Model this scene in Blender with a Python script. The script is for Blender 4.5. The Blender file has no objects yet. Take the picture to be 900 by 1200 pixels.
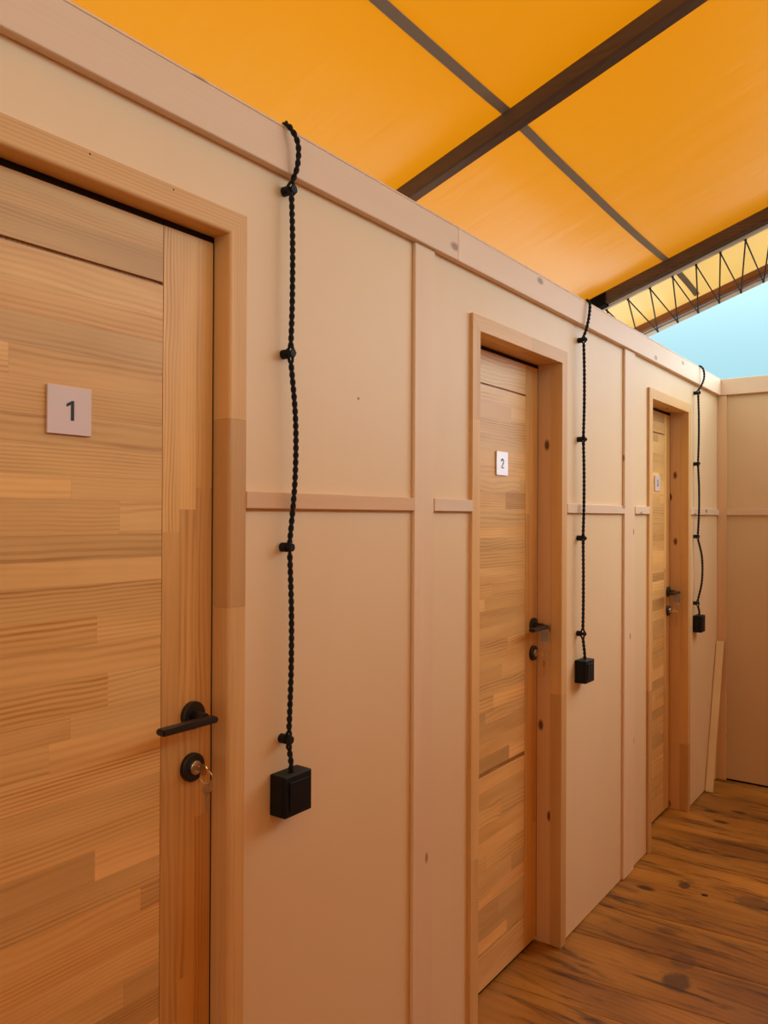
import bpy, bmesh, math, random
from mathutils import Vector, Matrix

random.seed(7)
scene = bpy.context.scene
COL = scene.collection

# ------------------------------------------------------------------ camera
F_PX = 915.9
cam_data = bpy.data.cameras.new('camera')
cam_data.sensor_fit = 'HORIZONTAL'
cam_data.sensor_width = 36.0
cam_data.lens = F_PX / 900.0 * 36.0
cam_data.clip_start = 0.02
cam = bpy.data.objects.new('camera', cam_data)
COL.objects.link(cam)
fwd = Vector((-0.59343138, 0.80486878, 0.00504304))
rgt = Vector((0.80488429, 0.59341421, 0.00456553))
upv = rgt.cross(fwd)
rm = Matrix((rgt, upv, -fwd)).transposed()
cam.matrix_world = Matrix.Translation((1.08866, 0.0, 1.45)) @ rm.to_4x4()
scene.camera = cam

# ------------------------------------------------------------------ world: bright overcast sky
SKY = 1.0
world = bpy.data.worlds.new('overcast_sky')
scene.world = world
world.use_nodes = True
wn = world.node_tree
wn.nodes.clear()
wo = wn.nodes.new('ShaderNodeOutputWorld')
bg = wn.nodes.new('ShaderNodeBackground')
tc = wn.nodes.new('ShaderNodeTexCoord')
sx = wn.nodes.new('ShaderNodeSeparateXYZ')
rampw = wn.nodes.new('ShaderNodeMapRange')
rampw.interpolation_type = 'SMOOTHSTEP'
rampw.inputs['From Min'].default_value = 0.15
rampw.inputs['From Max'].default_value = 0.60
rampw.inputs['To Min'].default_value = 0.46
rampw.inputs['To Max'].default_value = 1.5
cl = wn.nodes.new('ShaderNodeTexNoise')
cl.inputs['Scale'].default_value = 2.2
cl.inputs['Detail'].default_value = 4
cr = wn.nodes.new('ShaderNodeMixRGB')
cr.inputs['Color1'].default_value = (0.44, 0.85, 0.96, 1)
cr.inputs['Color2'].default_value = (0.55, 0.90, 0.98, 1)
ms = wn.nodes.new('ShaderNodeMath')
ms.operation = 'MULTIPLY'
ms.inputs[1].default_value = SKY
L = wn.links.new
L(tc.outputs['Generated'], sx.inputs[0])
L(tc.outputs['Generated'], cl.inputs['Vector'])
L(sx.outputs['Z'], rampw.inputs['Value'])
L(cl.outputs['Fac'], cr.inputs['Fac'])
zen = wn.nodes.new('ShaderNodeMixRGB')
zen.inputs['Color2'].default_value = (0.94, 0.95, 1.0, 1)
zr = wn.nodes.new('ShaderNodeMapRange')
zr.inputs['From Min'].default_value = 0.15
zr.inputs['From Max'].default_value = 0.8
L(sx.outputs['Z'], zr.inputs['Value'])
L(zr.outputs['Result'], zen.inputs['Fac'])
L(cr.outputs['Color'], zen.inputs['Color1'])
L(zen.outputs['Color'], bg.inputs['Color'])
L(rampw.outputs['Result'], ms.inputs[0])
L(ms.outputs[0], bg.inputs['Strength'])
L(bg.outputs[0], wo.inputs['Surface'])

# sun veiled by bright cloud, low beyond the open far end on the right
sun_data = bpy.data.lights.new('veiled_sun', 'SUN')
sun_data.energy = 1.35
sun_data.angle = math.radians(55)
sun_data.color = (0.88, 0.92, 1.0)
sun = bpy.data.objects.new('veiled_sun', sun_data)
sun.rotation_euler = Vector((-0.60, -0.70, -0.38)).to_track_quat('-Z', 'Y').to_euler()
COL.objects.link(sun)

scene.view_settings.view_transform = 'Standard'
scene.view_settings.look = 'None'
scene.view_settings.exposure = 0.96
scene.view_settings.gamma = 1.0
scene.view_settings.use_curve_mapping = False


# ------------------------------------------------------------------ materials
def new_mat(name):
    m = bpy.data.materials.new(name)
    m.use_nodes = True
    m.node_tree.nodes.clear()
    return m, m.node_tree


def plain(name, col, rough=0.5, metal=0.0, spec=0.5, bump=0.0, bscale=80):
    m, t = new_mat(name)
    o = t.nodes.new('ShaderNodeOutputMaterial')
    b = t.nodes.new('ShaderNodeBsdfPrincipled')
    b.inputs['Base Color'].default_value = (*col, 1)
    b.inputs['Roughness'].default_value = rough
    b.inputs['Metallic'].default_value = metal
    b.inputs['Specular IOR Level'].default_value = spec
    if bump:
        n = t.nodes.new('ShaderNodeTexNoise')
        n.inputs['Scale'].default_value = bscale
        bp = t.nodes.new('ShaderNodeBump')
        bp.inputs['Strength'].default_value = bump
        bp.inputs['Distance'].default_value = 0.002
        t.links.new(n.outputs['Fac'], bp.inputs['Height'])
        t.links.new(bp.outputs[0], b.inputs['Normal'])
    t.links.new(b.outputs[0], o.inputs[0])
    return m


def wood(name, axis, light, dark, across=60.0, along=1.2, line=0.5, broad=0.5, rough=0.5,
         spec=0.35, knots=0.0, knot_col=(0.16, 0.06, 0.02), knot_scale=4.0, bump=0.15, spots=None,
         streak=None, warp_amt=14.0):
    """axis = grain direction 0/1/2. Object colour multiplies the tone piece by piece."""
    m, t = new_mat(name)
    N, LK = t.nodes, t.links.new
    o = N.new('ShaderNodeOutputMaterial')
    b = N.new('ShaderNodeBsdfPrincipled')
    b.inputs['Roughness'].default_value = rough
    b.inputs['Specular IOR Level'].default_value = spec
    c = N.new('ShaderNodeTexCoord')
    oi = N.new('ShaderNodeObjectInfo')
    off = N.new('ShaderNodeVectorMath'); off.operation = 'MULTIPLY_ADD'
    comb = N.new('ShaderNodeCombineXYZ')
    for i, k in enumerate((37.0, 53.0, 71.0)):
        mm = N.new('ShaderNodeMath'); mm.operation = 'MULTIPLY'; mm.inputs[1].default_value = k
        LK(oi.outputs['Random'], mm.inputs[0]); LK(mm.outputs[0], comb.inputs[i])
    add = N.new('ShaderNodeVectorMath'); add.operation = 'ADD'
    LK(c.outputs['Object'], add.inputs[0]); LK(comb.outputs[0], add.inputs[1])

    def mapped(sa, sc):
        mp = N.new('ShaderNodeMapping')
        s = [sc, sc, sc]; s[axis] = sa
        mp.inputs['Scale'].default_value = s
        LK(add.outputs[0], mp.inputs['Vector'])
        return mp.outputs[0]

    # broad tone, long along the grain
    n1 = N.new('ShaderNodeTexNoise'); n1.inputs['Scale'].default_value = 1.0
    n1.inputs['Detail'].default_value = 3; n1.inputs['Distortion'].default_value = 0.4
    LK(mapped(along, across * 0.22), n1.inputs['Vector'])
    # growth-ring lines: sine of a warped across-coordinate
    warp = N.new('ShaderNodeTexNoise'); warp.inputs['Scale'].default_value = 1.0
    warp.inputs['Detail'].default_value = 2
    LK(mapped(along * 1.6, across * 0.12), warp.inputs['Vector'])
    sep = N.new('ShaderNodeSeparateXYZ'); LK(add.outputs[0], sep.inputs[0])
    ac = [0, 1, 2]; ac.remove(axis)
    s0 = N.new('ShaderNodeMath'); s0.operation = 'ADD'
    LK(sep.outputs[ac[0]], s0.inputs[0]); LK(sep.outputs[ac[1]], s0.inputs[1])
    def rnd(k, lo, hi):
        a_ = N.new('ShaderNodeMath'); a_.operation = 'MULTIPLY'; a_.inputs[1].default_value = k
        LK(oi.outputs['Random'], a_.inputs[0])
        f_ = N.new('ShaderNodeMath'); f_.operation = 'FRACT'; LK(a_.outputs[0], f_.inputs[0])
        g_ = N.new('ShaderNodeMapRange'); g_.inputs['To Min'].default_value = lo; g_.inputs['To Max'].default_value = hi
        LK(f_.outputs[0], g_.inputs['Value'])
        return g_.outputs[0]
    s1 = N.new('ShaderNodeMath'); s1.operation = 'MULTIPLY'
    LK(s0.outputs[0], s1.inputs[0]); LK(rnd(17.3, across * 9.0 * 0.7, across * 9.0 * 1.9), s1.inputs[1])
    s2 = N.new('ShaderNodeMath'); s2.operation = 'MULTIPLY_ADD'; LK(rnd(29.7, warp_amt * 0.4, warp_amt * 2.2), s2.inputs[1])
    LK(warp.outputs['Fac'], s2.inputs[0]); LK(s1.outputs[0], s2.inputs[2])
    s3 = N.new('ShaderNodeMath'); s3.operation = 'SINE'; LK(s2.outputs[0], s3.inputs[0])
    s4 = N.new('ShaderNodeMapRange'); s4.inputs['From Min'].default_value = -0.6
    s4.inputs['From Max'].default_value = 1.0
    LK(s3.outputs[0], s4.inputs['Value'])
    # fine fibre
    n2 = N.new('ShaderNodeTexNoise'); n2.inputs['Scale'].default_value = 1.0
    n2.inputs['Detail'].default_value = 2
    LK(mapped(along * 5, across * 7), n2.inputs['Vector'])
    r1 = N.new('ShaderNodeMapRange'); r1.inputs['From Min'].default_value = 0.3; r1.inputs['From Max'].default_value = 0.7
    LK(n1.outputs['Fac'], r1.inputs['Value'])
    lm = N.new('ShaderNodeMath'); lm.operation = 'MULTIPLY'; LK(s4.outputs[0], lm.inputs[0]); LK(n2.outputs['Fac'], lm.inputs[1])
    amp = N.new('ShaderNodeTexNoise'); amp.inputs['Scale'].default_value = 1.0; amp.inputs['Detail'].default_value = 1
    LK(mapped(along * 0.8, across * 0.5), amp.inputs['Vector'])
    ar = N.new('ShaderNodeMapRange'); ar.inputs['From Min'].default_value = 0.35; ar.inputs['From Max'].default_value = 0.65
    ar.inputs['To Min'].default_value = 0.15; ar.inputs['To Max'].default_value = 1.5
    LK(amp.outputs['Fac'], ar.inputs['Value'])
    lm2 = N.new('ShaderNodeMath'); lm2.operation = 'MULTIPLY'; LK(lm.outputs[0], lm2.inputs[0]); LK(ar.outputs[0], lm2.inputs[1])
    lm3 = N.new('ShaderNodeMath'); lm3.operation = 'MULTIPLY'; LK(lm2.outputs[0], lm3.inputs[0]); LK(rnd(41.9, 0.4, 1.15), lm3.inputs[1])
    lm = lm3
    f1 = N.new('ShaderNodeMath'); f1.operation = 'MULTIPLY'; f1.inputs[1].default_value = broad
    LK(r1.outputs[0], f1.inputs[0])
    f2 = N.new('ShaderNodeMath'); f2.operation = 'MULTIPLY_ADD'; f2.inputs[1].default_value = line
    f2.use_clamp = True
    LK(lm.outputs[0], f2.inputs[0]); LK(f1.outputs[0], f2.inputs[2])
    mx = N.new('ShaderNodeMixRGB')
    mx.inputs['Color1'].default_value = (*light, 1); mx.inputs['Color2'].default_value = (*dark, 1)
    LK(f2.outputs[0], mx.inputs['Fac'])
    col = mx.outputs['Color']
    if streak:
        sn = N.new('ShaderNodeTexNoise'); sn.inputs['Scale'].default_value = 1.0
        sn.inputs['Detail'].default_value = 5; sn.inputs['Roughness'].default_value = 0.65
        sn.inputs['Distortion'].default_value = 0.8
        LK(mapped(streak[0], streak[1]), sn.inputs['Vector'])
        sr = N.new('ShaderNodeMapRange'); sr.inputs['From Min'].default_value = streak[2]
        sr.inputs['From Max'].default_value = streak[3]
        LK(sn.outputs['Fac'], sr.inputs['Value'])
        sm = N.new('ShaderNodeMixRGB'); sm.inputs['Color2'].default_value = (*streak[4], 1)
        LK(sr.outputs[0], sm.inputs['Fac']); LK(col, sm.inputs['Color1']); col = sm.outputs['Color']
    if knots > 0:
        v = N.new('ShaderNodeTexVoronoi'); v.inputs['Scale'].default_value = knot_scale
        v.inputs['Randomness'].default_value = 1.0
        v.voronoi_dimensions = '2D'
        kx_ = N.new('ShaderNodeMath'); kx_.operation = 'MULTIPLY'; kx_.inputs[1].default_value = 2.0; LK(s0.outputs[0], kx_.inputs[0])
        kc = N.new('ShaderNodeCombineXYZ'); LK(kx_.outputs[0], kc.inputs[0]); LK(sep.outputs[axis], kc.inputs[1])
        LK(kc.outputs[0], v.inputs['Vector'])
        kr = N.new('ShaderNodeMapRange'); kr.interpolation_type = 'SMOOTHSTEP'
        kr.inputs['From Min'].default_value = 0.13 * knots; kr.inputs['From Max'].default_value = 0.05 * knots
        LK(v.outputs['Distance'], kr.inputs['Value'])
        km = N.new('ShaderNodeMixRGB'); km.inputs['Color2'].default_value = (*knot_col, 1)
        LK(kr.outputs[0], km.inputs['Fac']); LK(col, km.inputs['Color1']); col = km.outputs['Color']
    for sp in (spots or []):
        (px, py, pz, rx, ry, scol, hard) = sp
        sb = N.new('ShaderNodeVectorMath'); sb.operation = 'SUBTRACT'; sb.inputs[1].default_value = (px, py, pz)
        LK(c.outputs['Object'], sb.inputs[0])
        nz = N.new('ShaderNodeTexNoise'); nz.inputs['Scale'].default_value = 40; nz.inputs['Detail'].default_value = 3
        LK(c.outputs['Object'], nz.inputs['Vector'])
        scl = N.new('ShaderNodeVectorMath'); scl.operation = 'MULTIPLY'; scl.inputs[1].default_value = (1 / rx, 1 / ry, 0)
        LK(sb.outputs[0], scl.inputs[0])
        ln = N.new('ShaderNodeVectorMath'); ln.operation = 'LENGTH'; LK(scl.outputs[0], ln.inputs[0])
        wob = N.new('ShaderNodeMath'); wob.operation = 'MULTIPLY_ADD'; wob.inputs[1].default_value = 0.6
        LK(nz.outputs['Fac'], wob.inputs[0]); LK(ln.outputs['Value'], wob.inputs[2])
        mr = N.new('ShaderNodeMapRange'); mr.interpolation_type = 'SMOOTHSTEP'
        mr.inputs['From Min'].default_value = 1.45; mr.inputs['From Max'].default_value = 1.0
        mr.inputs['To Max'].default_value = hard
        LK(wob.outputs[0], mr.inputs['Value'])
        sm = N.new('ShaderNodeMixRGB'); sm.inputs['Color2'].default_value = (*scol, 1)
        LK(mr.outputs[0], sm.inputs['Fac']); LK(col, sm.inputs['Color1']); col = sm.outputs['Color']
    mul = N.new('ShaderNodeMixRGB'); mul.blend_type = 'MULTIPLY'; mul.inputs['Fac'].default_value = 1.0
    LK(col, mul.inputs['Color1']); LK(oi.outputs['Color'], mul.inputs['Color2'])
    LK(mul.outputs['Color'], b.inputs['Base Color'])
    if bump:
        bp = N.new('ShaderNodeBump'); bp.inputs['Strength'].default_value = bump
        bp.inputs['Distance'].default_value = 0.001
        LK(f2.outputs[0], bp.inputs['Height']); LK(bp.outputs[0], b.inputs['Normal'])
    LK(b.outputs[0], o.inputs[0])
    return m


PINE_L, PINE_D = (0.90, 0.56, 0.205), (0.52, 0.235, 0.056)
M = {}
M['pine_y'] = wood('glued_pine_level_grain', 1, PINE_L, PINE_D, across=60, along=2.0, line=0.75, broad=0.45, rough=0.42)
M['pine_z'] = wood('glued_pine_upright_grain', 2, PINE_L, PINE_D, across=60, along=1.6, line=0.7, broad=0.45, rough=0.42)
M['case_z'] = wood('casing_pine_upright', 2, (0.86, 0.54, 0.22), (0.56, 0.28, 0.08), across=60, along=1.2, line=0.32, broad=0.4, rough=0.5)
M['case_y'] = wood('casing_pine_level', 1, (0.86, 0.54, 0.22), (0.56, 0.28, 0.08), across=60, along=1.2, line=0.32, broad=0.4, rough=0.5)
M['knotty_z'] = wood('knotty_spruce_upright', 2, (0.80, 0.51, 0.26), (0.62, 0.35, 0.15), across=50, along=1.2, line=0.4, broad=0.4, knots=0.75, rough=0.55)
M['knotty_y'] = wood('knotty_spruce_level', 1, (0.80, 0.51, 0.26), (0.62, 0.35, 0.15), across=50, along=1.2, line=0.4, broad=0.4, knots=0.75, rough=0.55)
M['ply'] = wood('pale_birch_plywood', 2, (0.90, 0.675, 0.40), (0.82, 0.585, 0.32), across=9, along=1.0, line=0.12, broad=0.55, rough=0.48, bump=0.03)
M['ply_x'] = wood('pale_birch_plywood_end', 2, (0.90, 0.675, 0.40), (0.82, 0.585, 0.32), across=9, along=1.0, line=0.12, broad=0.55, rough=0.5, bump=0.03)
M['batten_z'] = wood('planed_spruce_upright', 2, (0.90, 0.68, 0.44), (0.80, 0.57, 0.35), across=40, along=1.0, line=0.3, broad=0.45, knots=0.35, knot_scale=2.5, knot_col=(0.42, 0.25, 0.13), rough=0.5)
M['batten_y'] = wood('planed_spruce_level', 1, (0.90, 0.68, 0.47), (0.80, 0.58, 0.37), across=40, along=1.0, line=0.25, broad=0.45, knots=0.55, knot_scale=2.5, knot_col=(0.42, 0.27, 0.17), rough=0.5)
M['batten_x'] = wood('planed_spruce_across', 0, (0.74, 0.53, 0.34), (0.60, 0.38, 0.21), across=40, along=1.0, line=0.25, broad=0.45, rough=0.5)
M['lath'] = wood('fresh_lath_pine', 2, (0.80, 0.58, 0.30), (0.68, 0.44, 0.20), across=50, along=1.0, line=0.3, broad=0.4, rough=0.5)
M['beam'] = wood('dark_stained_rafter_wood', 0, (0.13, 0.072, 0.032), (0.060, 0.030, 0.014), across=40, along=2.0, line=0.6, broad=0.6, rough=0.6, bump=0.5)
M['beam_red'] = wood('red_brown_end_rafter_wood', 0, (0.34, 0.13, 0.045), (0.20, 0.07, 0.022), across=40, along=2.0, line=0.4, broad=0.5, rough=0.6, bump=0.3)
KN = (0.050, 0.028, 0.016)
M['plank'] = wood('stained_floor_planks', 0, (0.54, 0.245, 0.036), (0.20, 0.073, 0.009), across=18, along=1.8, line=0.32, broad=0.9,
                  rough=0.40, spec=0.4, bump=0.5, knots=0.5, knot_scale=1.3, knot_col=(0.07, 0.025, 0.008), warp_amt=9.0,
                  streak=(3.0, 20.0, 0.52, 0.68, (0.060, 0.020, 0.005)),
                  spots=[(0.377, 2.515, 0, 0.044, 0.058, KN, 0.75), (0.36, 2.648, 0, 0.040, 0.055, KN, 0.45),
                         (0.47, 3.20, 0, 0.075, 0.060, KN, 0.55), (0.300, 3.156, 0, 0.013, 0.013, (0.01, 0.006, 0.004), 1.0),
                         (0.215, 3.19, 0, 0.022, 0.03, KN, 0.8), (0.26, 2.80, 0, 0.04, 0.02, KN, 0.5)])
M['black'] = plain('matt_black_metal', (0.012, 0.011, 0.011), 0.38, 0.0, 0.5)
M['black_plastic'] = plain('black_switch_plastic', (0.008, 0.008, 0.009), 0.55, 0.0, 0.22)
M['cord'] = plain('black_textile_cord', (0.012, 0.011, 0.011), 0.75, 0.0, 0.3, bump=0.4, bscale=900)
M['steel'] = plain('brushed_steel', (0.62, 0.58, 0.52), 0.28, 1.0)
M['brass'] = plain('brass_key', (0.72, 0.50, 0.24), 0.3, 1.0)
M['tag'] = plain('grey_key_tag_plastic', (0.34, 0.31, 0.28), 0.3, 0.0)
M['void'] = plain('gap_shade_and_dark_parts', (0.02, 0.014, 0.010), 0.9, 0.0, 0.1)  # near-black: paints gap shade; also colours stops and screws
M['ink'] = plain('black_numeral_print', (0.012, 0.012, 0.014), 0.5)
M['hem'] = plain('grey_keder_hem', (0.62, 0.58, 0.48), 0.5)
M['rope'] = plain('black_lacing_rope', (0.012, 0.010, 0.009), 0.8)
M['earth'] = plain('pale_gravel_ground', (0.50, 0.48, 0.43), 0.95, bump=0.6, bscale=6)
M['dark_iron'] = plain('black_iron_shoe', (0.006, 0.006, 0.006), 0.9, 0.0, 0.1)


def mat_plate():
    m, t = new_mat('frosted_acrylic')
    o = t.nodes.new('ShaderNodeOutputMaterial')
    b = t.nodes.new('ShaderNodeBsdfPrincipled')
    b.inputs['Base Color'].default_value = (0.86, 0.74, 0.70, 1)
    b.inputs['Roughness'].default_value = 0.10
    b.inputs['Specular IOR Level'].default_value = 0.6
    b.inputs['Transmission Weight'].default_value = 0.04
    t.links.new(b.outputs[0], o.inputs[0])
    return m


M['plate'] = mat_plate()


def mat_tarp(name='orange_tarpaulin', c1=(0.74, 0.215, 0.0), c2=(0.79, 0.245, 0.0), under=(0.46, 0.335, 0.05)):
    m, t = new_mat(name)
    N, LK = t.nodes, t.links.new
    o = N.new('ShaderNodeOutputMaterial')
    d = N.new('ShaderNodeBsdfDiffuse')
    tr = N.new('ShaderNodeBsdfTranslucent')
    gl = N.new('ShaderNodeBsdfGlossy')
    gl.inputs['Roughness'].default_value = 0.32
    gl.inputs['Color'].default_value = (1, 1, 1, 1)
    c = N.new('ShaderNodeTexCoord')
    n = N.new('ShaderNodeTexNoise'); n.inputs['Scale'].default_value = 1.4; n.inputs['Detail'].default_value = 4
    LK(c.outputs['Object'], n.inputs['Vector'])
    mx = N.new('ShaderNodeMixRGB')
    mx.inputs['Color1'].default_value = (*c1, 1); mx.inputs['Color2'].default_value = (*c2, 1)
    LK(n.outputs['Fac'], mx.inputs['Fac'])
    LK(mx.outputs[0], tr.inputs['Color'])
    d.inputs['Color'].default_value = (*under, 1)
    s = N.new('ShaderNodeMixShader'); s.inputs['Fac'].default_value = 0.39
    LK(d.outputs[0], s.inputs[1]); LK(tr.outputs[0], s.inputs[2])
    # creases and weave
    mp = N.new('ShaderNodeMapping'); mp.inputs['Scale'].default_value = (1.0, 6.0, 1.0)
    LK(c.outputs['Object'], mp.inputs['Vector'])
    n2 = N.new('ShaderNodeTexNoise'); n2.inputs['Scale'].default_value = 1.6; n2.inputs['Detail'].default_value = 5
    LK(mp.outputs[0], n2.inputs['Vector'])
    bp = N.new('ShaderNodeBump'); bp.inputs['Strength'].default_value = 0.25; bp.inputs['Distance'].default_value = 0.02
    LK(n2.outputs['Fac'], bp.inputs['Height'])
    LK(bp.outputs[0], gl.inputs['Normal'])
    lw = N.new('ShaderNodeLayerWeight'); lw.inputs['Blend'].default_value = 0.5
    pw = N.new('ShaderNodeMath'); pw.operation = 'POWER'; pw.inputs[1].default_value = 3.5
    LK(lw.outputs['Facing'], pw.inputs[0])
    sc = N.new('ShaderNodeMath'); sc.operation = 'MULTIPLY_ADD'; sc.inputs[1].default_value = 0.75; sc.inputs[2].default_value = 0.02
    LK(pw.outputs[0], sc.inputs[0])
    s2 = N.new('ShaderNodeMixShader')
    LK(sc.outputs[0], s2.inputs['Fac']); LK(s.outputs[0], s2.inputs[1]); LK(gl.outputs[0], s2.inputs[2])
    LK(s2.outputs[0], o.inputs[0])
    return m


M['tarp'] = mat_tarp()
M['flap'] = mat_tarp('pale_yellow_tarpaulin', (0.88, 0.50, 0.10), (0.95, 0.62, 0.20), (0.82, 0.60, 0.30))


def mat_strap():
    m, t = new_mat('grey_webbing')
    N, LK = t.nodes, t.links.new
    o = N.new('ShaderNodeOutputMaterial')
    d = N.new('ShaderNodeBsdfDiffuse'); d.inputs['Color'].default_value = (0.46, 0.42, 0.33, 1)
    tr = N.new('ShaderNodeBsdfTranslucent'); tr.inputs['Color'].default_value = (0.22, 0.15, 0.08, 1)
    s = N.new('ShaderNodeMixShader'); s.inputs['Fac'].default_value = 0.35
    LK(d.outputs[0], s.inputs[1]); LK(tr.outputs[0], s.inputs[2]); LK(s.outputs[0], o.inputs[0])
    return m


M['strap'] = mat_strap()


# ------------------------------------------------------------------ helpers
def world_loc(o):
    v = Vector((0, 0, 0))
    while o is not None:
        v += Vector(o.location)
        o = o.parent
    return v


def obj(name, bm, mat, parent=None, loc=None, color=None, smooth=False, bevel=0.0):
    """Link one bmesh (given in world coordinates) as one mesh object."""
    if bevel > 0:
        bmesh.ops.bevel(bm, geom=bm.edges[:], offset=bevel, segments=1, affect='EDGES', clamp_overlap=True)
    base = Vector(loc) if loc is not None else (world_loc(parent) if parent else Vector((0, 0, 0)))
    bmesh.ops.translate(bm, verts=bm.verts[:], vec=-base)
    bmesh.ops.recalc_face_normals(bm, faces=bm.faces[:])
    me = bpy.data.meshes.new(name)
    bm.to_mesh(me)
    bm.free()
    me.materials.append(mat)
    if smooth:
        for p in me.polygons:
            p.use_smooth = True
    o = bpy.data.objects.new(name, me)
    if parent:
        o.parent = parent
        o.location = base - world_loc(parent)
    else:
        o.location = base
    if color:
        o.color = (*color, 1)
    COL.objects.link(o)
    return o


def empty(name, loc=(0, 0, 0)):
    o = bpy.data.objects.new(name, None)
    o.location = loc
    o.empty_display_size = 0.05
    COL.objects.link(o)
    return o


def tag(o, label, cat, group=None):
    o['label'] = label
    o['category'] = cat
    if group:
        o['group'] = group
    return o


def struct(o, label=None, cat=None):
    o['kind'] = 'structure'
    if label:
        o['label'] = label
    if cat:
        o['category'] = cat
    return o


def part(o, label):
    o['label'] = label
    return o


def box(x0, x1, y0, y1, z0, z1, bm=None):
    bm = bm or bmesh.new()
    vs = [bm.verts.new((x, y, z)) for x in (x0, x1) for y in (y0, y1) for z in (z0, z1)]
    for f in ((0, 1, 3, 2), (4, 6, 7, 5), (0, 4, 5, 1), (2, 3, 7, 6), (0, 2, 6, 4), (1, 5, 7, 3)):
        bm.faces.new([vs[i] for i in f])
    return bm


def prism(poly, x0, x1, bm=None):
    """Polygon in (y, z) extruded along x."""
    bm = bm or bmesh.new()
    a = [bm.verts.new((x0, y, z)) for y, z in poly]
    b = [bm.verts.new((x1, y, z)) for y, z in poly]
    bm.faces.new(a)
    bm.faces.new(b[::-1])
    n = len(poly)
    for i in range(n):
        bm.faces.new((a[i], a[(i + 1) % n], b[(i + 1) % n], b[i]))
    return bm


def lathe_x(profile, cy, cz, seg=20, bm=None):
    """Profile of (x, r) pairs turned about an axis along x through (cy, cz)."""
    bm = bm or bmesh.new()
    rings = []
    for x, r in profile:
        rings.append([bm.verts.new((x, cy + r * math.cos(2 * math.pi * k / seg), cz + r * math.sin(2 * math.pi * k / seg))) for k in range(seg)])
    for a, b in zip(rings, rings[1:]):
        for k in range(seg):
            bm.faces.new((a[k], a[(k + 1) % seg], b[(k + 1) % seg], b[k]))
    bm.faces.new(rings[0])
    bm.faces.new(rings[-1][::-1])
    return bm


def tube(points, radius, seg=8, bm=None, closed=False):
    bm = bm or bmesh.new()
    pts = [Vector(p) for p in points]
    n = len(pts)
    rings = []
    prev = None
    for i, p in enumerate(pts):
        if closed:
            tdir = (pts[(i + 1) % n] - pts[i - 1]).normalized()
        else:
            tdir = (pts[min(i + 1, n - 1)] - pts[max(i - 1, 0)]).normalized()
        if prev is None:
            ref = Vector((0, 0, 1)) if abs(tdir.z) < 0.9 else Vector((1, 0, 0))
            u = tdir.cross(ref).normalized()
        else:
            u = (prev - tdir * prev.dot(tdir)).normalized()
        prev = u
        w = tdir.cross(u)
        rings.append([bm.verts.new(p + radius * (math.cos(2 * math.pi * k / seg) * u + math.sin(2 * math.pi * k / seg) * w)) for k in range(seg)])
    pairs = list(zip(rings, rings[1:]))
    for a, b in pairs:
        for k in range(seg):
            bm.faces.new((a[k], a[(k + 1) % seg], b[(k + 1) % seg], b[k]))
    if closed:
        a, b = rings[-1], rings[0]
        best = min(range(seg), key=lambda s: (a[0].co - b[s].co).length)
        for k in range(seg):
            bm.faces.new((a[k], a[(k + 1) % seg], b[(k + 1 + best) % seg], b[(k + best) % seg]))
    else:
        bm.faces.new(rings[0][::-1])
        bm.faces.new(rings[-1])
    return bm


def catmull(pts, step):
    """Smooth resampling of a polyline at about the given step."""
    P = [Vector(p) for p in pts]
    P = [P[0] * 2 - P[1]] + P + [P[-1] * 2 - P[-2]]
    out = []
    for i in range(1, len(P) - 2):
        p0, p1, p2, p3 = P[i - 1], P[i], P[i + 1], P[i + 2]
        n = max(2, int((p2 - p1).length / step))
        for k in range(n):
            s = k / n
            out.append(0.5 * ((2 * p1) + (p2 - p0) * s + (2 * p0 - 5 * p1 + 4 * p2 - p3) * s * s + (3 * p1 - p0 - 3 * p2 + p3) * s ** 3))
    out.append(P[-2])
    return out


def tone(lo=0.86, hi=1.1, warm=0.05):
    v = random.uniform(lo, hi)
    w = random.uniform(-warm, warm)
    return (v * (1 + w * 0.4), v, v * (1 - w))


# ------------------------------------------------------------------ ground and floor
g = bmesh.new()
gv = [g.verts.new(p) for p in ((-30, -30, -0.12), (30, -30, -0.12), (30, 30, -0.12), (-30, 30, -0.12))]
g.faces.new(gv)
ground = struct(obj('ground', g, M['earth']))

floor = struct(empty('floor', (0, 0, 0)))
SK = 0.10                                   # the planks run slightly askew to the wall
seams = [-4.72 + 0.265 * k for k in range(26)]
seams = [s for s in seams if s < 1.9] + [1.93, 2.19, 2.345, 2.605, 2.86, 3.12, 3.41, 3.735, 4.02, 4.29, 4.56, 4.85, 5.15, 5.45]
for a, b in zip(seams, seams[1:]):
    bm = bmesh.new()
    gp = 0.0013
    x0, x1 = -0.70, 1.95
    dz = random.uniform(-0.0015, 0.0)
    v = [bm.verts.new((x, y, z)) for z in (-0.035, dz) for x, y in
         ((x0, a + gp + SK * x0), (x1, a + gp + SK * x1), (x1, b - gp + SK * x1), (x0, b - gp + SK * x0))]
    for f in ((0, 3, 2, 1), (4, 5, 6, 7), (0, 1, 5, 4), (1, 2, 6, 5), (2, 3, 7, 6), (3, 0, 4, 7)):
        bm.faces.new([v[i] for i in f])
    obj('plank', bm, M['plank'], floor, color=tone(0.90, 1.08, 0.03), bevel=0.0010)

# ------------------------------------------------------------------ left wall
TOP_Z, CAP_Z = 2.216, 2.126
RAIL0, RAIL1 = 1.463, 1.495
END_Y = 4.608
DOORS = [(0.383, 1.026), (1.872, 2.515), (3.392, 4.035)]
CW = 0.042                                    # face width of the casings
CT, CI = 2.011, 1.968                         # casing outer and inner top
FRONT = 0.010                                 # casings stand proud of the panels
POSTS = [(0.095, 0.185), (1.590, 1.678), (3.085, 3.212)]
POSTS[2] = (3.085, 3.205)
wall = struct(empty('wall_left', (0, 0, 0)))

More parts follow.
